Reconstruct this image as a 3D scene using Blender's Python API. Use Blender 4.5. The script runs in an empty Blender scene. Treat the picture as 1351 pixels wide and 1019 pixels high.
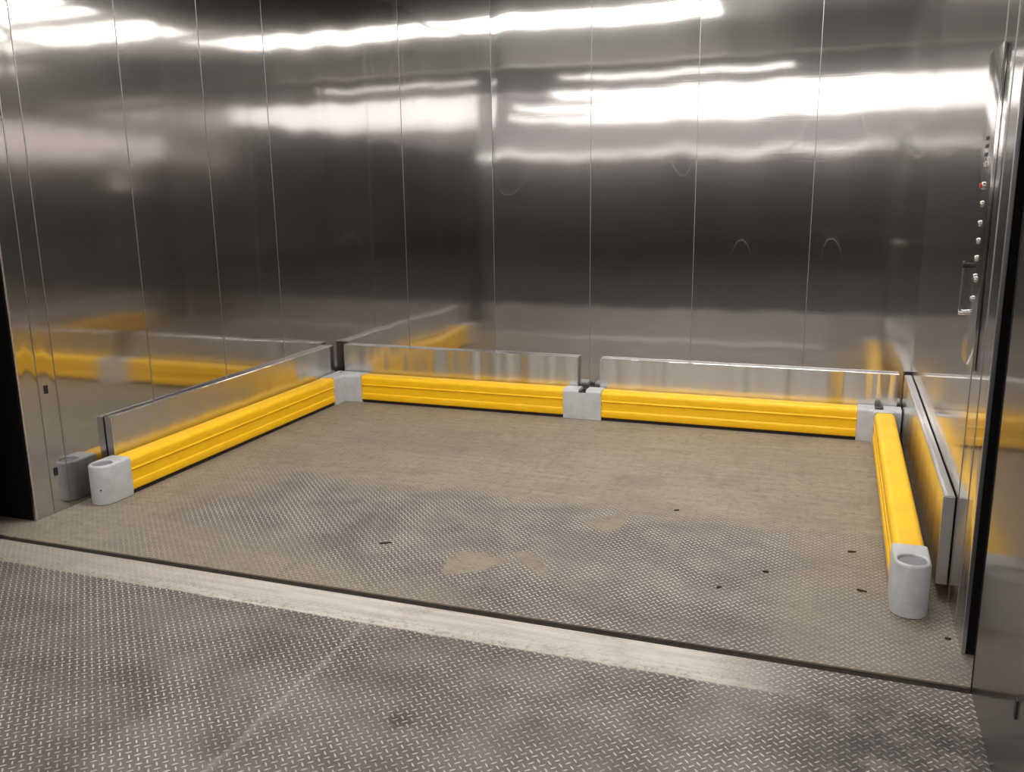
import bpy, bmesh, math, random
from mathutils import Vector, Matrix
PI = math.pi
sc = bpy.context.scene
COL = sc.collection
random.seed(4)

W, D, H = 3.75, 2.767, 2.8          # lift car: width, depth, ceiling
HD = 2.5                            # height of the door header
HS = 1.75                           # height of the door slots
HH = 2.64                           # ceiling of the hall outside the lift
LY0 = -27.0                         # far end of the hall behind the camera

# ------------------------------------------------------------------ node helpers
class NB:
    def __init__(self, name):
        self.m = bpy.data.materials.new(name); self.m.use_nodes = True
        self.t = self.m.node_tree; self.t.nodes.clear()
        self.out = self.t.nodes.new('ShaderNodeOutputMaterial')
    def n(self, typ, **kw):
        nd = self.t.nodes.new(typ)
        for k, v in kw.items(): setattr(nd, k, v)
        return nd
    def set(self, sock, v):
        if isinstance(v, bpy.types.NodeSocket): self.t.links.new(v, sock)
        else: sock.default_value = v
    def math(self, op, a, b=None, c=None, clamp=False):
        nd = self.n('ShaderNodeMath', operation=op); nd.use_clamp = clamp
        self.set(nd.inputs[0], a)
        if b is not None: self.set(nd.inputs[1], b)
        if c is not None: self.set(nd.inputs[2], c)
        return nd.outputs[0]
    def sstep(self, v, a, b):
        nd = self.n('ShaderNodeMapRange', interpolation_type='SMOOTHSTEP')
        self.set(nd.inputs['Value'], v); nd.inputs['From Min'].default_value = a; nd.inputs['From Max'].default_value = b
        return nd.outputs['Result']
    def mix(self, f, a, b):
        nd = self.n('ShaderNodeMix', data_type='RGBA')
        self.set(nd.inputs['Factor'], f); self.set(nd.inputs[6], a); self.set(nd.inputs[7], b)
        return nd.outputs[2]
    def mixf(self, f, a, b):
        nd = self.n('ShaderNodeMix', data_type='FLOAT')
        self.set(nd.inputs[0], f); self.set(nd.inputs[2], a); self.set(nd.inputs[3], b)
        return nd.outputs[0]
    def coord(self, kind='Object'):
        return self.n('ShaderNodeTexCoord').outputs[kind]
    def mapping(self, v, scale=(1,1,1), loc=(0,0,0), rot=(0,0,0)):
        nd = self.n('ShaderNodeMapping'); self.set(nd.inputs['Vector'], v)
        nd.inputs['Scale'].default_value = scale; nd.inputs['Location'].default_value = loc; nd.inputs['Rotation'].default_value = rot
        return nd.outputs[0]
    def noise(self, v, scale, detail=2, rough=.5, dist=0):
        nd = self.n('ShaderNodeTexNoise'); self.set(nd.inputs['Vector'], v)
        nd.inputs['Scale'].default_value = scale; nd.inputs['Detail'].default_value = detail
        nd.inputs['Roughness'].default_value = rough; nd.inputs['Distortion'].default_value = dist
        return nd.outputs['Fac']
    def sep(self, v):
        nd = self.n('ShaderNodeSeparateXYZ'); self.set(nd.inputs[0], v); return nd.outputs
    def bump(self, h, strength=1, dist=.001):
        nd = self.n('ShaderNodeBump'); self.set(nd.inputs['Height'], h)
        self.set(nd.inputs['Strength'], strength); nd.inputs['Distance'].default_value = dist
        return nd.outputs[0]
    def bsdf(self, **kw):
        nd = self.n('ShaderNodeBsdfPrincipled')
        for k, v in kw.items():
            self.set(nd.inputs[k.replace('_', ' ')], v)
        return nd.outputs[0]
    def done(self, s):
        self.t.links.new(s, self.out.inputs['Surface']); return self.m

def C(r, g, b): # sRGB 0-255 -> linear
    f = lambda c: (c/255/12.92) if c/255 <= .04045 else ((c/255+.055)/1.055)**2.4
    return (f(r), f(g), f(b), 1)

def mat_plain(name, col, rough=.5, metal=0, noise=0, nscale=40, bump=0, spec=.5):
    b = NB(name); co = b.coord()
    c = col
    if noise:
        f = b.noise(co, nscale, 4, .6)
        dk = tuple(x*(1-noise) for x in col[:3])+(1,)
        c = b.mix(b.sstep(f, .35, .65), dk, col)
    kw = dict(Base_Color=c, Roughness=rough, Metallic=metal, Specular_IOR_Level=spec)
    if bump: kw['Normal'] = b.bump(b.noise(co, 400, 2), bump, .0004)
    return b.done(b.bsdf(**kw))

def mat_steel(name, base=(.52,.505,.49,1), r1=.06, r2=.24, mixf=.25, aniso=.85, rot=0.0, grain=1.0):
    """brushed stainless sheet, grain horizontal: a fairly clear lobe and a wide one"""
    b = NB(name); co = b.coord()
    g = b.noise(b.mapping(co, (1.2, 1.2, 260)), 1.0, 3, .7)
    sm = b.noise(b.mapping(co, (.7, .7, 1.6)), 1.3, 4, .6)
    col = b.mix(b.sstep(g, .3, .7), tuple(x*(1-.05*grain) for x in base[:3])+(1,), base)
    col = b.mix(b.math('MULTIPLY', b.sstep(sm, .5, .75), .16), col, (base[0]*.75, base[1]*.72, base[2]*.68, 1))
    tan = b.n('ShaderNodeTangent', direction_type='RADIAL', axis='Z').outputs[0]
    ra = b.mixf(b.sstep(sm, .35, .7), r1, r1*1.25)
    nrm = b.bump(g, .05*grain, .0004)
    s1 = b.bsdf(Base_Color=col, Metallic=1.0, Roughness=ra, Anisotropic=aniso, Anisotropic_Rotation=rot, Tangent=tan, Normal=nrm)
    s2 = b.bsdf(Base_Color=col, Metallic=1.0, Roughness=r2, Anisotropic=aniso, Anisotropic_Rotation=rot, Tangent=tan)
    mx = b.n('ShaderNodeMixShader'); mx.inputs[0].default_value = mixf
    b.t.links.new(s1, mx.inputs[1]); b.t.links.new(s2, mx.inputs[2])
    return b.done(mx.outputs[0])

def mat_tread(name, car):
    """tread plate: short bars laid in a basket weave, worn flat in places"""
    b = NB(name); co = b.coord(); x, y, z = b.sep(co)
    cell = .0212
    wob = b.noise(co, 1.6, 3, .55)
    wob2 = b.noise(co, 7, 4, .6)
    u = b.math('MULTIPLY', b.math('ADD', x, y), .7071/cell)
    v = b.math('MULTIPLY', b.math('SUBTRACT', x, y), .7071/cell)
    fu, fv = b.math('FLOOR', u), b.math('FLOOR', v)
    par = b.math('FLOORED_MODULO', b.math('ADD', fu, fv), 2.0)
    lu = b.math('SUBTRACT', b.math('SUBTRACT', u, fu), .5)
    lv = b.math('SUBTRACT', b.math('SUBTRACT', v, fv), .5)
    la = b.mixf(par, lu, lv); lb = b.mixf(par, lv, lu)
    q = b.math('ADD', b.math('POWER', b.math('ABSOLUTE', b.math('DIVIDE', la, .60)), 2.0),
               b.math('POWER', b.math('ABSOLUTE', b.math('DIVIDE', lb, .17)), 2.0))
    bar = b.sstep(q, 1.0, .25)
    # ---- wear: 1 where the bars are rubbed flat and the plate is polished or caked
    if car:
        yy = b.math('ADD', y, b.math('MULTIPLY', b.math('SUBTRACT', wob, .5), .45))
        yy = b.math('ADD', yy, b.math('MULTIPLY', b.math('SUBTRACT', wob2, .5), .22))
        back = b.sstep(yy, .98, 1.2)
        xl = b.math('ADD', x, b.math('MULTIPLY', b.math('SUBTRACT', wob, .5), .5))
        lsub = b.math('SUBTRACT', xl, b.math('MULTIPLY', b.math('SUBTRACT', y, .3), -.35))
        left = b.math('MULTIPLY', b.sstep(xl, .85, .35), .93)
        right = b.math('MULTIPLY', b.sstep(xl, 3.05, 3.35), .6)
        frontl = b.math('MULTIPLY', b.sstep(b.math('ADD', yy, b.math('MULTIPLY', x, .28)), .75, .45), .75)
        spot = b.sstep(b.noise(b.mapping(co, (1.0, .75, 1), (3.1, 1.7, 0)), 3.2, 2, .5, .4), .62, .68)
        midx = b.math('MULTIPLY', b.sstep(x, 1.5, 1.9), b.sstep(x, 3.0, 2.6))
        spot = b.math('MULTIPLY', spot, midx)
        wear = b.math('MAXIMUM', b.math('MAXIMUM', back, left), b.math('MAXIMUM', right, b.math('MAXIMUM', spot, frontl)))
    else:
        xx = b.math('ADD', x, b.math('MULTIPLY', b.math('SUBTRACT', wob, .5), .5))
        yb = b.math('ADD', y, b.math('MULTIPLY', b.math('SUBTRACT', wob2, .5), .02))
        strip = b.math('MULTIPLY', b.sstep(yb, -.225, -.212), b.sstep(xx, 3.35, 2.95))
        wear = b.math('MULTIPLY', strip, .88)
    keep = b.math('SUBTRACT', 1.0, wear)
    dirt = b.noise(b.mapping(co, (1, 1, 1), (7, 2, 0)), 3.5, 6, .65)
    fine = b.noise(co, 90, 4, .7)
    if car:
        scr = b.noise(b.mapping(co, (3.0, 26, 1)), 1.0, 4, .6)
        scr2 = b.noise(b.mapping(co, (30, 2.5, 1), (1, 5, 0)), 1.0, 4, .6)
        flat = b.mix(b.sstep(scr, .35, .7), C(134,124,107), C(146,136,118))
        flat = b.mix(b.math('MULTIPLY', b.sstep(scr2, .5, .75), .4), flat, C(112,104,92))
        flat = b.mix(b.math('MULTIPLY', b.sstep(dirt, .5, .72), .55), flat, C(108,99,86))
        mid = b.noise(co, 26, 5, .75)
        flat = b.mix(b.math('MULTIPLY', b.sstep(mid, .50, .66), .5), flat, C(92,83,72))
        big = b.noise(b.mapping(co, (1, 1, 1), (2, 9, 0)), 1.7, 5, .62)
        flat = b.mix(b.math('MULTIPLY', b.sstep(big, .48, .62), .35), flat, C(112,104,94))
        flat = b.mix(b.math('MULTIPLY', b.sstep(mid, .45, .3), .3), flat, C(168,158,140))
        ground = b.mix(b.sstep(dirt, .3, .7), C(90,83,78), C(120,112,104))
        tops = C(226,219,208)
    else:
        scr = b.noise(b.mapping(co, (2.0, 30, 1)), 1.0, 4, .6)
        flat = b.mix(b.sstep(scr, .3, .7), C(184,176,166), C(212,205,195))  # worn strip, with its sheen lightened into the colour
        flat = b.mix(b.math('MULTIPLY', b.sstep(b.math('ADD', x, b.math('MULTIPLY', wob2, .8)), 2.1, .6), .75), flat, C(138,128,116))
        flat = b.mix(b.math('MULTIPLY', b.sstep(dirt, .48, .7), .6), flat, C(146,136,124))
        flat = b.mix(b.math('MULTIPLY', b.math('MULTIPLY', b.sstep(b.noise(co, 38, 5, .75), .5, .62), b.sstep(y, -.10, -.235)), .55), flat, C(92,84,78))
        ground = b.mix(b.sstep(dirt, .3, .7), C(82,77,74), C(116,110,106))
        # old weld seam across the landing plates, and a few round stains
        seam = b.math('ABSOLUTE', b.math('ADD', b.math('SUBTRACT', x, 1.88), b.math('MULTIPLY', b.math('SUBTRACT', wob2, .5), .06)))
        ground = b.mix(b.math('MULTIPLY', b.sstep(seam, .022, .0), .32), ground, C(165,157,150))
        sx = b.math('SUBTRACT', x, 2.243); sy = b.math('ADD', y, .691)
        rr = b.math('SQRT', b.math('ADD', b.math('MULTIPLY', sx, sx), b.math('MULTIPLY', sy, sy)))
        rr = b.math('ADD', rr, b.math('MULTIPLY', b.math('SUBTRACT', b.noise(co, 30, 4, .7), .5), .09))
        stain = b.math('MULTIPLY', b.sstep(rr, .05, .015), .6)
        ground = b.mix(stain, ground, C(48,44,42))
        corner_shade = b.math('MULTIPLY', b.sstep(b.math('ADD', x, b.math('MULTIPLY', b.math('SUBTRACT', wob, .5), .5)), 3.15, 3.5), b.sstep(b.math('ADD', y, b.math('MULTIPLY', b.math('SUBTRACT', wob2, .5), .15)), -.08, -.24))  # shade by the right jamb painted into the plate colour, broken up by noise
        corner_shade = b.math('MULTIPLY', b.math('MULTIPLY', corner_shade, b.sstep(b.noise(co, 11, 5, .7), .42, .56)), .6)
        ground = b.mix(corner_shade, ground, C(22,20,18))
        tops = C(214,208,202)
    col = b.mix(wear, ground, flat)
    topf = b.math('MULTIPLY', b.math('MULTIPLY', b.sstep(bar, .5, .95), b.mixf(wear, .9, .12 if car else .3)), b.sstep(fine, .25, .55))
    topf = b.math('MULTIPLY', topf, b.mixf(b.sstep(b.noise(b.mapping(co, (1, 1, 1), (4, 4, 0)), 4.5, 4, .6), .36, .62), .5, 1.0))
    if not car: topf = b.math('MULTIPLY', topf, b.mixf(corner_shade, 1.0, .3))
    col = b.mix(topf, col, tops)
    col = b.mix(b.math('MULTIPLY', b.sstep(fine, .55, .75), .25), col, C(92,85,78))
    rough = b.mixf(wear, b.mixf(topf, .52, .34), .55 if car else .5)
    h = b.math('ADD', b.math('MULTIPLY', bar, b.mixf(wear, 1.0, .2 if car else .4)), b.math('MULTIPLY', fine, .10))
    nrm = b.bump(h, 1.0, .0022)
    return b.done(b.bsdf(Base_Color=col, Metallic=.12, Specular_IOR_Level=.3, Roughness=rough, Normal=nrm))

def mat_emit(name, col, s):
    b = NB(name); e = b.n('ShaderNodeEmission'); e.inputs[0].default_value = col; e.inputs[1].default_value = s
    return b.done(e.outputs[0])

def mat_yellow():
    b = NB('yellow_polymer'); co = b.coord()
    sc_ = b.noise(b.mapping(co, (8, 8, 60)), 1.0, 4, .6)
    d = b.noise(co, 9, 5, .65)
    c = b.mix(b.sstep(sc_, .35, .7), C(240,184,8), C(247,194,14))
    c = b.mix(b.math('MULTIPLY', b.sstep(d, .58, .78), .25), c, C(214,156,10))
    return b.done(b.bsdf(Base_Color=c, Roughness=.42, Specular_IOR_Level=.4, Normal=b.bump(sc_, .06, .001)))

def mat_grey():
    b = NB('grey_polymer'); co = b.coord()
    d = b.noise(co, 14, 5, .65)
    c = b.mix(b.sstep(d, .4, .75), C(184,185,187), C(166,167,169))
    return b.done(b.bsdf(Base_Color=c, Roughness=.38, Normal=b.bump(b.noise(co, 160, 2), .04, .0006)))

M = dict(
    steel=mat_steel('brushed_stainless_sheet'),
    steel_jamb=mat_steel('duller_stainless_sheet', base=(.27,.25,.235,1), r1=.1, r2=.34, mixf=.5),
    steel_rail=mat_steel('brushed_stainless_bar', base=(.66,.65,.63,1), r1=.15, r2=.34, mixf=.2, aniso=.9, rot=.25),
    joint=mat_plain('satin_joint_strip', (.33,.32,.31,1), .4, 1),
    steel_cut=mat_plain('stainless_edge', (.62,.61,.6,1), .3, 1),
    dark=mat_plain('dark_painted_steel', C(24,23,24), .6, 0, .3),
    black=mat_plain('black_recess_paint', C(13,12,13), .85, 0, .2, 40, 0, .15),
    gap=mat_plain('dirty_black_rubber', C(34,30,28), .8, 0, .4, 60),
    groove=mat_plain('grimy_sill_steel', C(44,38,33), .8, 0, .5, 50, 0, .2),
    yellow=mat_yellow(), grey=mat_grey(),
    grey_dark=mat_plain('grey_recess_plug', C(122,122,126), .5, 0, .12, 60),
    foam=mat_plain('black_foot_strip', C(26,20,18), .8),
    ceil=mat_plain('grey_ceiling_sheet', C(120,118,114), .5, .3, .1, 3),
    hall_ceil=mat_plain('pale_hall_ceiling', C(176,166,164), .6, 0, .08, 2),
    hall_floor=mat_plain('dark_hall_concrete', C(34,32,31), .75, 0, .25, 3, 0, .12),
    lobby=mat_plain('dark_landing_paint', C(84,80,78), .7, 0, .2, 3),
    tread_car=mat_tread('worn_tread_plate_car', True),
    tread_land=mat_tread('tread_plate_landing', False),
    white=mat_plain('white_lamp_housing', C(210,210,208), .5),
    lamp=mat_emit('lamp_diffuser_lit', (1, .97, .93, 1), 16),
    lamp2=mat_emit('landing_lamp_diffuser_lit', (1, .95, .93, 1), 8),
    fill_left=mat_emit('added_left_fill_glow', (1, .92, .90, 1), 17),  # added glow for the left wall reflections
    fill_soft=mat_emit('added_soft_fill_glow', (1, .93, .91, 1), 4),  # added softer glow between the left fill and the hall rows
    fill_dim=mat_emit('added_dim_fill_glow', (1, .93, .91, 1), 1.6),  # added dim glow that greys the reflected far hall
    dirt=mat_plain('dry_dirt', C(52,42,34), .9, 0, .3, 200),
    chrome=mat_plain('bright_button_metal', (.75,.74,.72,1), .18, 1),
    red=mat_plain('orange_red_plastic', C(205,70,35), .4),
    panel=mat_steel('control_panel_sheet', base=(.55,.53,.5,1), r1=.14, r2=.32, mixf=.5),
)

# ------------------------------------------------------------------ object helpers
def link(name, bm, mat, parent=None, smooth=False, loc=None):
    me = bpy.data.meshes.new(name)
    bmesh.ops.recalc_face_normals(bm, faces=bm.faces[:])
    bm.to_mesh(me); bm.free()
    me.materials.append(mat)
    if smooth:
        for f in me.polygons: f.use_smooth = True
        if smooth != 'all': me.set_sharp_from_angle(angle=math.radians(smooth if smooth is not True else 38))
    o = bpy.data.objects.new(name, me); COL.objects.link(o)
    if parent is not None:
        o.parent = parent
        o.matrix_parent_inverse = Matrix.Translation(-parent.location)
    return o

def tag(o, label=None, cat=None, group=None, kind=None):
    if label: o['label'] = label
    if cat: o['category'] = cat
    if group: o['group'] = group
    if kind: o['kind'] = kind
    return o

def thing(name, loc, label, cat, group=None):
    o = bpy.data.objects.new(name, None); COL.objects.link(o); o.location = loc; o.empty_display_size = .05
    return tag(o, label, cat, group)

def box(bm, x0, x1, y0, y1, z0, z1, bev=0):
    vs = [bm.verts.new((x, y, z)) for x in (x0, x1) for y in (y0, y1) for z in (z0, z1)]
    fs = [(0,1,3,2), (4,6,7,5), (0,4,5,1), (2,3,7,6), (0,2,6,4), (1,5,7,3)]
    fs = [bm.faces.new([vs[i] for i in f]) for f in fs]
    if bev:
        es = list({e for f in fs for e in f.edges})
        bmesh.ops.bevel(bm, geom=es, offset=bev, segments=2, profile=.6, affect='EDGES')
    return bm

def prism(bm, pts, vec):
    """closed outline pts (3D) swept along vec"""
    v = Vector(vec)
    a = [bm.verts.new(p) for p in pts]; c = [bm.verts.new(Vector(p)+v) for p in pts]
    n = len(pts)
    bm.faces.new(a); bm.faces.new(c[::-1])
    for i in range(n): bm.faces.new((a[i], a[(i+1) % n], c[(i+1) % n], c[i]))
    return bm

def loft(bm, rings, cap0=True, cap1=True):
    R = [[bm.verts.new(p) for p in r] for r in rings]
    n = len(R[0])
    for a, c in zip(R, R[1:]):
        for i in range(n): bm.faces.new((a[i], a[(i+1) % n], c[(i+1) % n], c[i]))
    if cap0: bm.faces.new(R[0][::-1])
    if cap1: bm.faces.new(R[-1])
    return bm

def cyl(bm, c, axis, r, h, n=20, r2=None):
    ax = Vector(axis).normalized(); t = Vector((0,0,1)) if abs(ax.z) < .9 else Vector((1,0,0))
    e1 = ax.cross(t).normalized(); e2 = ax.cross(e1)
    r2 = r if r2 is None else r2
    ring = lambda rr, d: [Vector(c)+ax*d+e1*rr*math.cos(2*PI*i/n)+e2*rr*math.sin(2*PI*i/n) for i in range(n)]
    return loft(bm, [ring(r, 0), ring(r, h*.85), ring(r2*.9, h)])

def struct(name, bm, mat, parent=None, **k):
    return tag(link(name, bm, mat, parent, **k), kind='structure')

# ------------------------------------------------------------------ panelled steel walls (bowed sheets, folded seams)
def panel_wall(name, seams, z0, z1, place, seed, notch=None, warp=1.0, mat='steel'):
    """place(s, n, z) -> point; s runs along the wall, n is depth behind its face"""
    rnd = random.Random(seed)
    bm = bmesh.new()
    nz = 130
    def sheet(s0, s1, za, zb, phase):
        c0 = rnd.uniform(-1, 1)*.0016*warp
        a1 = rnd.uniform(.5, 1)*.0017*warp*rnd.choice((-1, 1)); p1 = rnd.uniform(0, 2*PI)
        a2 = rnd.uniform(.4, 1)*.0010*warp; p2 = rnd.uniform(0, 2*PI)
        b1 = rnd.uniform(.5, 1)*.0016*warp; q1 = rnd.uniform(0, 2*PI)
        w = s1-s0; g = .0015; e = .0006
        nc = max(4, int(w/.03))
        cols = [(s0, e*1.4)] + [(s0+g+(w-2*g)*i/nc, 0) for i in range(nc+1)] + [(s1, e*1.4)]
        grid = []
        n_z = max(2, int(nz*(zb-za)/2.5))
        for j in range(n_z+1):
            z = za+(zb-za)*j/n_z; row = []
            for s, n in cols:
                t = min(1, max(0, (s-s0)/w))
                f = 1-(2*t-1)**8
                tilt = c0 + a1*math.sin(2*PI*t*.9+p1) + a2*math.sin(2*PI*t*1.9+p2)
                d = (z-1.3)*tilt + b1*.18*math.sin(z*5.3+q1+t*1.5) + b1*.008*math.sin(z*34+q1*3+t*2.2)
                row.append(bm.verts.new(place(s, n+.0022-d*f*0.9 if n == 0 else n+.0022, z)))
            grid.append(row)
        for a, c in zip(grid, grid[1:]):
            for i in range(len(a)-1): bm.faces.new((a[i], a[i+1], c[i+1], c[i]))
    for k, (s0, s1) in enumerate(zip(seams, seams[1:])):
        if notch and k == notch[0]:
            sheet(s0, s1, z0, notch[1], k); sheet(s0, notch[2], notch[1], z1, k)
        else: sheet(s0, s1, z0, z1, k)
    wall = struct(name, bm, M[mat], smooth=25)
    for k, s in enumerate(seams[1:-1]):
        bm = bmesh.new(); zt = notch[1] if notch and k == notch[0] else z1
        A = [place(s-.0022, .003, z0), place(s-.0016, .0004, z0), place(s+.0016, .0004, z0), place(s+.0022, .003, z0)]
        prism(bm, A, (0, 0, z1-z0)); link('joint_strip', bm, M['joint'], wall)
    return wall

bk = panel_wall('wall_back', [-.005, .589, 1.2205, 1.863, 2.5015, 3.16, W+.005], 0, H, lambda s, n, z: (s, D+n, z), 11)
lf = panel_wall('wall_left', [D+.005, 2.154, 1.563, .959, .36, .262, .165], 0, H, lambda s, n, z: (-n, s, z), 23, warp=.8)
rt = panel_wall('wall_right', [D+.005, .565, .36, .2], 0, H, lambda s, n, z: (W+n, s, z), 37, warp=.7)
for wname, args in (('wall_back', (-.1, W+.1, D+.02, D+.08, 0, H)), ('wall_left', (-.08, -.02, .185, D+.08, 0, H)), ('wall_right', (W+.02, W+.08, .22, D+.08, 0, H))):
    bm = bmesh.new(); box(bm, *args)
    link('backing_board', bm, M['dark'], {'wall_back': bk, 'wall_left': lf, 'wall_right': rt}[wname])
# side returns of the wall ends, towards the door slot
for par, x0, x1, y in ((lf, -.014, -.001, .165), (rt, W+.001, W+.014, .2)):
    bm = bmesh.new(); box(bm, x0, x1, y-.006, y+.004, 0, H, .001); link('folded_edge', bm, M['steel_cut'], par)
# small dark fixing slots in the steel skin
for par, x, y, z, h in ((lf, 0, .301, .578, .020), (lf, 0, .297, .193, .020)):
    bm = bmesh.new(); box(bm, -.004, .0015, y-.009, y+.009, z-h, z+h*.9, .001); link('slot', bm, M['dark'], par)

# front of the car: header above the opening, with a rounded bottom lip
fr = panel_wall('wall_front', [0, .94, 1.88, 2.82, W], HD+.012, H, lambda s, n, z: (s, -n, z), 51, warp=.6, mat='ceil')
bm = bmesh.new(); box(bm, -.1, W+.1, -.10, -.03, HD+.012, H); link('backing_board', bm, M['dark'], fr)
bm = bmesh.new(); cyl(bm, (-.02, -.012, HD+.012), (1,0,0), .014, W+.04, 16); link('rounded_lip', bm, M['steel_cut'], fr, smooth=True)

bm = bmesh.new(); box(bm, -.1, W+.1, -.1, D+.1, H, H+.06); struct('ceiling', bm, M['ceil'])

# door slots: dark recesses on both sides between the car wall and the landing jamb
for nm, x0, x1, ya, yb in (('trim_1', -.30, -.001, -.03, .165), ('trim_2', W+.001, W+.30, -.03, .2)):
    bm = bmesh.new(); o = 1 if x0 > 0 else -1
    far = x1 if o > 0 else x0
    box(bm, far-.01, far+.01, ya, yb, 0, HS)
    box(bm, *((x0, x1-.013) if o < 0 else (x0+.013, x1)), yb-.004, yb+.01, 0, HS)
    box(bm, x0, x1, ya-.01, ya, 0, HS)
    box(bm, x0, x1, ya, yb, HS, HS+.02)
    k0, k1 = (-.02, -.001) if o < 0 else (W+.001, W+.02)
    bm2 = bmesh.new(); box(bm2, k0, k1, ya, yb, HS+.02, H); tag(link('lintel_plate', bm2, M['steel'], fr), kind='structure')
    struct(nm, bm, M['black'])
# dark strip of the sliding gate standing in the right slot, upper edge
# landing jambs, coplanar with the car walls
for nm, s, nrm in (('trim_3', W, 1),):
    place = (lambda a, n, z, s=s, nrm=nrm: (s+nrm*n, a, z))
    jb = panel_wall(nm, [-.03, -1.25], 0, HH, place, 61+nrm, warp=.4, mat='steel_jamb')
    if nrm == 1:
        bm = bmesh.new(); box(bm, W-.0015, W+.004, -.603, -.585, .262, .308, .001); link('slot', bm, M['dark'], jb)
    bm = bmesh.new(); box(bm, *( (-.2, -.02) if nrm < 0 else (W+.02, W+.2)), -1.25, -.04, 0, HH); link('backing_board', bm, M['dark'], jb)

# ------------------------------------------------------------------ floors
bm = bmesh.new(); box(bm, -.32, W+.32, -.008, D+.1, -.05, 0); struct('floor', bm, M['tread_car'])
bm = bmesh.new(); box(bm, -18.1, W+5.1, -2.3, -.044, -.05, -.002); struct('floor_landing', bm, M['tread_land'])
bm = bmesh.new(); box(bm, -18.1, W+5.1, LY0, -2.3, -.05, -.003); struct('floor_hall', bm, M['hall_floor'])
bm = bmesh.new(); box(bm, -.5, W+.5, -.044, -.008, -.05, -.006); struct('trim_4', bm, M['groove'])

# landing shell behind the camera
HX0, HX1 = -18.0, W+5.0
bm = bmesh.new(); box(bm, HX0-.1, HX1+.1, LY0-.1, LY0, 0, HH); struct('wall_landing_rear', bm, M['lobby'])
bm = bmesh.new(); box(bm, HX0-.1, HX0, LY0, -.25, 0, HH); struct('wall_landing_left', bm, M['lobby'])
bm = bmesh.new(); box(bm, HX1, HX1+.1, LY0, -1.25, 0, HH); struct('wall_landing_right', bm, M['lobby'])
bm = bmesh.new(); box(bm, HX0, -.3, -.3, -.25, 0, HH); box(bm, W+.2, HX1, -1.3, -1.25, 0, HH); struct('wall_landing_front', bm, M['lobby'])
bm = bmesh.new(); box(bm, HX0-.1, HX1+.1, LY0-.1, -.1, HH, HH+.06); struct('ceiling_landing', bm, M['hall_ceil'])

# ------------------------------------------------------------------ ceiling lamps
def lamp(x0, x1, y0, y1, zc, mat, label, group, drop=.02):
    t = thing('ceiling_light', ((x0+x1)/2, (y0+y1)/2, zc), label, 'light', group)
    bm = bmesh.new()
    box(bm, x0-.02, x1+.02, y0-.02, y0, zc-.03, zc); box(bm, x0-.02, x1+.02, y1, y1+.02, zc-.03, zc)
    box(bm, x0-.02, x0, y0, y1, zc-.03, zc); box(bm, x1, x1+.02, y0, y1, zc-.03, zc)
    link('frame', bm, M['white'], t)
    bm = bmesh.new(); box(bm, x0, x1, y0, y1, zc-drop, zc-.004); link('diffuser', bm, M[mat], t)
lamp(.05, 2.35, .40, 1.05, H, 'lamp', 'long white ceiling light near the lift doorway', 'ceiling lights of the lift')
lamp(2.05, 3.65, 1.35, 2.1, H, 'lamp', 'white ceiling light near the right lift wall', 'ceiling lights of the lift')
lamp(2.05, 3.65, 2.42, 2.70, H, 'lamp', 'narrow white ceiling light close to the back lift wall', 'ceiling lights of the lift')
HL = 'long ceiling light strip over the hall outside the lift'; HG = 'ceiling light strips of the hall, with the added dim strips'
lamp(.4, W-.95, -1.95, -1.75, HH, 'lamp', 'white ceiling light over the landing just outside the lift', HG)
STG = (.0, .07, -.03, .05, -.05, .02)
for k in range(6):
    y = -3.6-k*1.0
    lamp(3.41-(.31-STG[k])*(8.19-y), W+3.0, y-(.3 if k < 4 else .16), y+(.3 if k < 4 else .16), HH, 'lamp2', HL, HG, .055)
LS, LG = 'added unseen light strip in the far left part of the hall, for the wall reflections', 'added fill light strips on the left of the hall'
for k in range(7):  # unseen strips added to lighten the reflections in the left and back walls
    y = -3.6-k*1.0
    e0, e1 = 3.31-(.31-STG[min(k, 5)])*(8.19-y), 3.31-.45*(8.19-y)
    lamp(-12.0, e1, y-.12, y+.12, HH, 'fill_left', LS, LG, .05)
    lamp(e1+.1, e0, y-.07, y+.07, HH, 'fill_soft', LS, LG, .03)
for k in range(11):  # more added strips: strong at left, dim ones to grey the reflected band
    y = -10.6-k*1.4
    e1 = 3.31-.45*(8.19-y)
    lamp(-17.5, e1, y-.07, y+.07, HH, 'fill_left', LS, LG, .055)
    lamp(e1+.1, W+4.0, y-.07, y+.07, HH, 'fill_dim', 'added dim light strip at the far end of the hall, greying the wall reflections', HG, .055)
lamp(-17.5, W+4.0, -26.8, -26.4, HH, 'lamp', 'bright ceiling light strip along the end wall of the hall', HG, .06)

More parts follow.
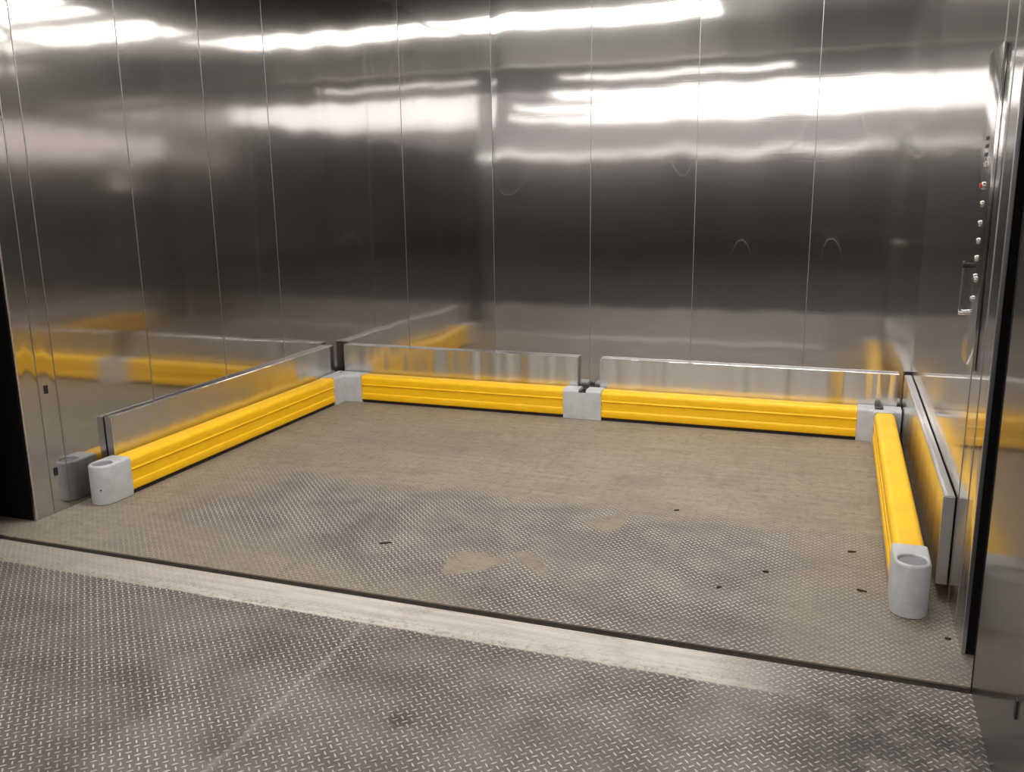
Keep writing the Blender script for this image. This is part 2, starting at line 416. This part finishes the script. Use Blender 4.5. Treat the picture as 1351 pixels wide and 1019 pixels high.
# ------------------------------------------------------------------ steel bumper bars on the walls
RZ0, RZ1 = .045, .374
def bumper(x0, x1, y0, y1, label, cap):
    t = thing('bumper_bar', ((x0+x1)/2, (y0+y1)/2, RZ0), label, 'bumper', 'steel bumper bars on the lift walls')
    # flat bar with slight ripples along its length
    rr = random.Random(label); ph = [rr.uniform(0, 6.28) for _ in range(4)]
    alongx = (x1-x0) > (y1-y0); s0, s1 = (x0, x1) if alongx else (y0, y1)
    flip = (x0 > W/2) if not alongx else True
    rip = 1.35 if alongx else (.5 if not flip else .12)
    nseg = max(8, int((s1-s0)/.02)); rings = []
    for k in range(nseg+1):
        sv = s0+(s1-s0)*k/nseg
        ed = min(1, (sv-s0)/.06, (s1-sv)/.06)
        off = rip*ed*(.0018*math.sin(sv*27+ph[0])+.0012*math.sin(sv*47+ph[1])+.0012*math.sin(sv*15+ph[2])+.0006*math.sin(sv*83+ph[3]))
        if alongx: f_, b_ = y0+.004+off, y1
        elif flip: f_, b_ = x0+.004+off, x1
        else: f_, b_ = x1-.004+off, x0
        sg = 1 if b_ > f_ else -1; c_ = .002
        pr = [(b_, RZ0), (f_+sg*c_, RZ0), (f_, RZ0+c_), (f_, RZ1-c_), (f_+sg*c_, RZ1), (b_, RZ1)]
        rings.append([(sv, q, z) if alongx else (q, sv, z) for q, z in pr])
    bm = bmesh.new(); loft(bm, rings)
    link('bar', bm, M['steel_rail'], t, smooth=30)
    for c in cap:
        bm = bmesh.new(); box(bm, *c, RZ0+.001, RZ1-.003, .001); link('end_cap', bm, M['steel_cut'], t)
    return t
e = .0015
bumper(.003, .042, .613, 2.683, 'long steel bumper bar along the left wall above the yellow rail', [(.002, .040, .613-e, .62)])
bumper(.092, 1.796, 2.725, D-.003, 'left one of the two steel bumper bars on the back wall', [(1.79, 1.796+e, 2.727, D-.002)])
bumper(1.945, 3.685, 2.725, D-.003, 'right one of the two steel bumper bars on the back wall', [(1.945-e, 1.951, 2.727, D-.002)])
bumper(W-.042, W-.003, .608, 2.715, 'steel bumper bar on the right wall reflecting the yellow rail', [(W-.040, W-.002, .608-e, .615)])

# ------------------------------------------------------------------ yellow guard rails
IN, OUT = .157, .045                # inner / outer face of the rails, measured from the side walls
RT = .188
def rail_profile(wd):
    r = .026; P = []
    P += [(.008, .020), (.002, .025), (0, .032), (.0005, .054), (.0012, .061), (.0035, .0655), (.0068, .068)]
    P += [(.0068, .118)]
    for a in range(-75, 76, 25): P.append((.0055-.0052*math.cos(math.radians(a)), .1245+.0062*math.sin(math.radians(a))))
    P += [(.0045, .1325), (.0035, .140), (.0035, RT-r)]
    for a in range(15, 91, 15): P.append((.0035+r*(1-math.cos(math.radians(a))), RT-r+r*math.sin(math.radians(a))))
    Q = [(wd-n, z) for n, z in P][::-1]
    return P+Q
def rail(place, s0, s1, label, loc):
    """place(n, s, z): n = distance behind the inner face, s along"""
    t = thing('guard_rail', loc, label, 'guard rail', 'yellow guard rails around the lift floor')
    wd = IN-OUT
    bm = bmesh.new(); prof = rail_profile(wd)
    loft(bm, [[place(n, s, z) for n, z in prof] for s in (s0, s1)])
    link('rail_body', bm, M['yellow'], t, smooth=30)
    bm = bmesh.new(); loft(bm, [[place(n, s, z) for n, z in ((.012, 0), (wd-.012, 0), (wd-.012, .0205), (.012, .0205))] for s in (s0, s1)])
    link('foot_strip', bm, M['foam'], t)
    return t
YB = D-.162                         # inner face of the back rails
L_ = lambda n, s, z: (IN-n, s, z)
B_ = lambda n, s, z: (s, YB+n, z)
R_ = lambda n, s, z: (W-.190+n, s, z)
rail(L_, .584, 2.474, 'long yellow guard rail running along the left wall', (IN-.06, .56, 0))
rail(B_, .290, 1.736, 'yellow guard rail by the back wall left of the grey middle post', (.275, YB+.06, 0))
rail(B_, 1.983, 3.474, 'yellow guard rail by the back wall right of the grey middle post', (1.97, YB+.06, 0))
rail(R_, .581, 2.534, 'yellow guard rail along the right wall seen nearly end on', (W-.13, .56, 0))

# ------------------------------------------------------------------ grey posts
T = .0035                           # sleeve thickness over the rail
PT = RT+T
def sleeve_prof(wd, top=PT, z0=.002):
    r = .022; n0, n1 = -T-.001, wd+T
    P = [(n0, z0), (n0, top-r)]
    for a in range(15, 91, 15): P.append((n0+r*(1-math.cos(math.radians(a))), top-r+r*math.sin(math.radians(a))))
    for a in range(90, -1, -15): P.append((n1-r*(1-math.cos(math.radians(a))), top-r+r*math.sin(math.radians(a))))
    P.append((n1, z0)); return P
WD = IN-OUT
def seg(bm, place, s0, s1, prof):
    loft(bm, [[place(n, s, z) for n, z in prof] for s in (s0, s1)])

def end_post(place, yback, ytip, label, loc):
    """sleeve with a half-round nose and a round socket in the top"""
    t = thing('end_post', loc, label, 'post', 'grey posts of the guard rails')
    n0, n1 = -T-.001, WD+T; rad = (n1-n0)/2; nc = (n0+n1)/2; yc = ytip+rad
    N = 48
    def outline(ins):
        P = []
        a_, y_ = rad-ins, yback-(ins*.0)
        P += [(nc+a_, y_+(yc-y_)*k/8) for k in range(8)]
        for i in range(N+1):
            th = -PI*i/N
            P.append((nc+a_*math.cos(th), yc+a_*math.sin(th)))
        P += [(nc-a_, yc+(y_-yc)*k/8) for k in range(1, 9)]; return P
    bm = bmesh.new()
    rings = []
    for z, ins in ((.002, .001), (.006, 0), (PT-.012, 0), (PT-.006, .0018), (PT-.002, .005), (PT, .011)):
        rings.append([place(n, s, z) for n, s in outline(ins)])
    R = [[bm.verts.new(p) for p in r] for r in rings]
    n = len(R[0])
    for a, c in zip(R, R[1:]):
        for i in range(n): bm.faces.new((a[i], a[(i+1) % n], c[(i+1) % n], c[i]))
    bm.faces.new(R[0][::-1])
    # top with a socket: same number of points, ring of the socket circle
    sr = rad-.0125
    ang = []
    for nn, ss in outline(.011): ang.append(math.atan2(ss-yc, nn-nc))
    def circ(rr, z):
        out = []
        for th in ang: out.append(place(nc+rr*math.cos(th), yc+rr*math.sin(th), z))
        return out
    # extra subdivision of the straight back edge is kept simple: a fan between the back corners
    S1 = [bm.verts.new(p) for p in circ(sr+.003, PT)]
    S2 = [bm.verts.new(p) for p in circ(sr, PT-.003)]
    S3 = [bm.verts.new(p) for p in circ(sr-.001, PT-.022)]
    top = R[-1]
    for i in range(n-1):
        bm.faces.new((top[i], top[i+1], S1[i+1], S1[i]))
        bm.faces.new((S1[i], S1[i+1], S2[i+1], S2[i])); bm.faces.new((S2[i], S2[i+1], S3[i+1], S3[i]))
    # back half of the socket
    a0, a1 = ang[-1], ang[0]
    a0 = a0 if a0 > 0 else a0+2*PI
    K = 24
    arc = [a0+(a1-a0)*k/K for k in range(K+1)]
    def arcring(rr, z, first, last):
        vs = [first]
        for k in range(1, K): vs.append(bm.verts.new(place(nc+rr*math.cos(arc[k]), yc+rr*math.sin(arc[k]), z)))
        return vs+[last]
    A1 = arcring(sr+.003, PT, S1[-1], S1[0]); A2 = arcring(sr, PT-.003, S2[-1], S2[0]); A3 = arcring(sr-.001, PT-.022, S3[-1], S3[0])
    for k in range(K):
        bm.faces.new((A1[k], A1[k+1], A2[k+1], A2[k])); bm.faces.new((A2[k], A2[k+1], A3[k+1], A3[k]))
    bm.faces.new([top[-1]] + [top[0]] + A1[::-1])
    bm.faces.new([R[i][0] for i in range(len(R))] + [R[i][-1] for i in range(len(R)-1, -1, -1)])
    link('post_body', bm, M['grey'], t, smooth=35)
    bm = bmesh.new()
    c = place(nc, yc, PT-.022)
    cyl(bm, c, (0,0,1), sr-.0015, .014, 40, sr)
    p = link('socket_plug', bm, M['grey_dark'], t); p['label'] = 'darker grey plug sunk in the round socket'
    bm = bmesh.new()
    loft(bm, [[place(n, s, z) for n, s in outline(.004)] for z in (0, .0025)])
    link('foot_pad', bm, M['foam'], t)
    return t, nc, yc, rad

tl, nc, yc, rad = end_post(L_, .583, .405, 'grey round-nosed end post at the front of the left guard rail', (IN-.06, .47, 0))
bm = bmesh.new()
c = Vector(L_(nc+(-rad)*math.cos(math.radians(60)), yc-rad*math.sin(math.radians(60)), .075))
cyl(bm, c, (math.cos(math.radians(60)), -math.sin(math.radians(60)), 0), .004, .0012, 14)
link('screw', bm, M['dark'], tl)
end_post(R_, .580, .385, 'grey round-nosed end post at the front of the right guard rail', (W-.13, .46, 0))

def slot_post(s0, s1, label, loc):
    t = thing('rail_post', loc, label, 'post', 'grey posts of the guard rails')
    m = (s0+s1)/2; hw = .024
    bm = bmesh.new()
    seg(bm, B_, s0, m-hw, sleeve_prof(WD)); seg(bm, B_, m+hw, s1, sleeve_prof(WD))
    # lower web under the slot, flush with the front face
    pr = [(-T-.001, .002), (-T-.001, PT-.020), (WD+T, PT-.020), (WD+T, .002)]
    seg(bm, B_, m-hw, m+hw, pr)
    link('post_body', bm, M['grey'], t, smooth=30)
    bm = bmesh.new(); box(bm, m-hw+.001, m+hw-.001, YB+.004, YB+WD-.004, PT-.020, PT-.016, .0008)
    box(bm, m-.012, m+.012, YB+.05, YB+.075, PT-.016, PT-.008, .001)
    p = link('slot_insert', bm, M['dark'], t); p['label'] = 'black insert in the slot of the post top'
    bm = bmesh.new(); box(bm, s0+.004, s1-.004, YB+.002, YB+WD-.002, 0, .0025); link('foot_pad', bm, M['foam'], t)
    return t
slot_post(1.737, 1.982, 'grey post between the two yellow rails at the back wall', (1.86, YB+.06, 0))
slot_post(3.475, 3.705, 'grey post in the back right corner beside the steel bumper', (3.59, YB+.06, 0))
# cap sleeve where the right rail butts against the corner post
t = thing('rail_sleeve', (W-.13, 2.57, 0), 'thin grey sleeve closing the far end of the right guard rail', 'sleeve')
bm = bmesh.new(); seg(bm, R_, 2.535, YB-.0055, sleeve_prof(WD)); link('sleeve', bm, M['grey'], t, smooth=30)

# L-shaped corner post at the back left
t = thing('corner_post', (IN-.06, YB+.06, 0), 'grey L-shaped corner post where left and back guard rails meet', 'post', 'grey posts of the guard rails')
def mitre(bm, arm):
    prof = sleeve_prof(WD)
    if arm == 'left': rings = [[(IN-n, 2.475, z) for n, z in prof], [(IN-n, YB+n-.0006, z) for n, z in prof]]
    else: rings = [[(.289, YB+n, z) for n, z in prof], [(IN-n+.0006, YB+n, z) for n, z in prof]]
    loft(bm, rings)
for arm in ('left', 'back'):
    bm = bmesh.new(); mitre(bm, arm); link('sleeve', bm, M['grey'], t, smooth=30)
bm = bmesh.new(); cyl(bm, (IN+T-.001, YB-T+.001, .004), (0,0,1), .0045, PT-.022, 12); link('seam_bead', bm, M['grey'], t, smooth=True)
bm = bmesh.new(); cyl(bm, (IN-.05, YB+.05, PT-.001), (0,0,1), .012, .002, 16); link('plug', bm, M['grey_dark'], t)

# ------------------------------------------------------------------ control panel on the right wall
t = thing('control_panel', (W, .63, .84), 'tall steel lift control panel with buttons on the right wall', 'control panel')
bm = bmesh.new(); box(bm, W-.010, W+.001, .49, .76, .84, 1.845, .0015); link('face_plate', bm, M['steel'], t, smooth=30)
XP = W-.010
def button(y, z, r=.010, m='chrome', d=.009, name='button'):
    bm = bmesh.new(); cyl(bm, (XP+.0005, y, z), (-1,0,0), r, d*.5, 20, r); o = link(name, bm, M['steel_cut'], t, smooth=True)
    bm = bmesh.new(); cyl(bm, (XP-d*.45, y, z), (-1,0,0), r*.72, d*.5, 20, r*.6); link('button_face', bm, M[m], o, smooth=True)
    return o
for z in (1.491, 1.306, 1.250, 1.194): button(.607, z)
button(.60, 1.485, .009)
button(.61, 1.425, .012, 'red', .014, 'alarm_button')
button(.605, 1.368)
button(.60, 1.135); button(.575, 1.128, .010)
button(.605, 1.062, .010, 'steel_cut', .010, 'key_switch')
for z in (1.573, 1.548, 1.522):
    bm = bmesh.new(); box(bm, XP-.0015, XP+.001, .60, .66, z-.006, z+.006, .0005); link('name_plate', bm, M['dark'], t)
# pull handle at the back edge of the panel
hd = thing('pull_handle', (W, .72, .99), 'slim vertical pull handle beside the lift control panel', 'handle')
bm = bmesh.new(); cyl(bm, (W-.024, .79, .985), (0,0,1), .005, .185, 14); link('bar', bm, M['panel'], hd, smooth=True)
for z in (1.155, .992):
    bm = bmesh.new(); cyl(bm, (W+.001, .79, z), (-1,0,0), .009, .030, 16); link('mount', bm, M['chrome'] if z < 1.1 else M['dark'], hd, smooth=True)

# ------------------------------------------------------------------ scraps of dirt on the floor
GROUP = 'dirt scraps on the lift floor'
def scrap(x, y, L, a, seed):
    r = random.Random(seed); bm = bmesh.new()
    n = 7; rings = []
    for k in range(4):
        s = -L/2+L*k/3; w = (.25, 1, .8, .2)[k]*min(.006, L*.3)
        rings.append([(x+s*math.cos(a)-w*math.cos(2*PI*i/n)*math.sin(a)*r.uniform(.7, 1.2), y+s*math.sin(a)+w*math.cos(2*PI*i/n)*math.cos(a)*r.uniform(.7, 1.2), .0035+.0032*math.sin(2*PI*i/n)) for i in range(n)])
    loft(bm, rings)
    return link('dirt_scrap', bm, M['dirt'], smooth=True)
SCR = [(3.44, .92, .03, .2, 'thin twig-like scrap of dirt well behind the right end post'),
       (3.47, .56, .035, -.3, 'thin scrap of dirt just left of the right end post'),
       (2.70, 1.17, .022, .4, 'dark crumb of dirt at the edge of the worn rear floor'),
       (3.13, .62, .022, .1, 'dark crumb of dirt on tread plate left of the right rail'),
       (2.98, .43, .022, .8, 'dark crumb of dirt nearest the sill gap at right'),
       (1.62, .42, .05, .5, 'long dark scrap of dirt behind the middle of the sill gap'),
       (3.735-.012, .278, .018, 0, 'round dark speck on the floor by the right wall end')]
for i, (x, y, L, a, lb) in enumerate(SCR):
    tag(scrap(x, y, L, a, i), lb, 'dirt', GROUP)

# ------------------------------------------------------------------ world and camera
w = bpy.data.worlds.new('World'); sc.world = w; w.use_nodes = True
w.node_tree.nodes['Background'].inputs[0].default_value = (.02, .02, .02, 1)

f, cx, cy, cz, yaw, pitch, roll = 1173.519, 3.30932, -2.65416, 1.4422, .34958, -.22073, -.01338
F = Vector((-math.sin(yaw)*math.cos(pitch), math.cos(yaw)*math.cos(pitch), math.sin(pitch)))
Rr = Vector((math.cos(yaw), math.sin(yaw), 0)); U = Rr.cross(F)
R2 = Rr*math.cos(roll)+U*math.sin(roll); U2 = -Rr*math.sin(roll)+U*math.cos(roll)
cam = bpy.data.cameras.new('Camera'); co = bpy.data.objects.new('Camera', cam); COL.objects.link(co)
m = Matrix.Identity(4)
for i in range(3): m[i][0], m[i][1], m[i][2], m[i][3] = R2[i], U2[i], -F[i], (cx, cy, cz)[i]
co.matrix_world = m
cam.sensor_fit = 'HORIZONTAL'; cam.sensor_width = 36; cam.lens = f/1351*36; cam.clip_start = .05
sc.camera = co

sc.cycles.blur_glossy = 1.5; sc.cycles.max_bounces = 16; sc.cycles.glossy_bounces = 12; sc.cycles.diffuse_bounces = 4
vs = sc.view_settings
vs.view_transform = 'Standard'; vs.look = 'None'; vs.gamma = 1; vs.exposure = -.48; vs.use_curve_mapping = False
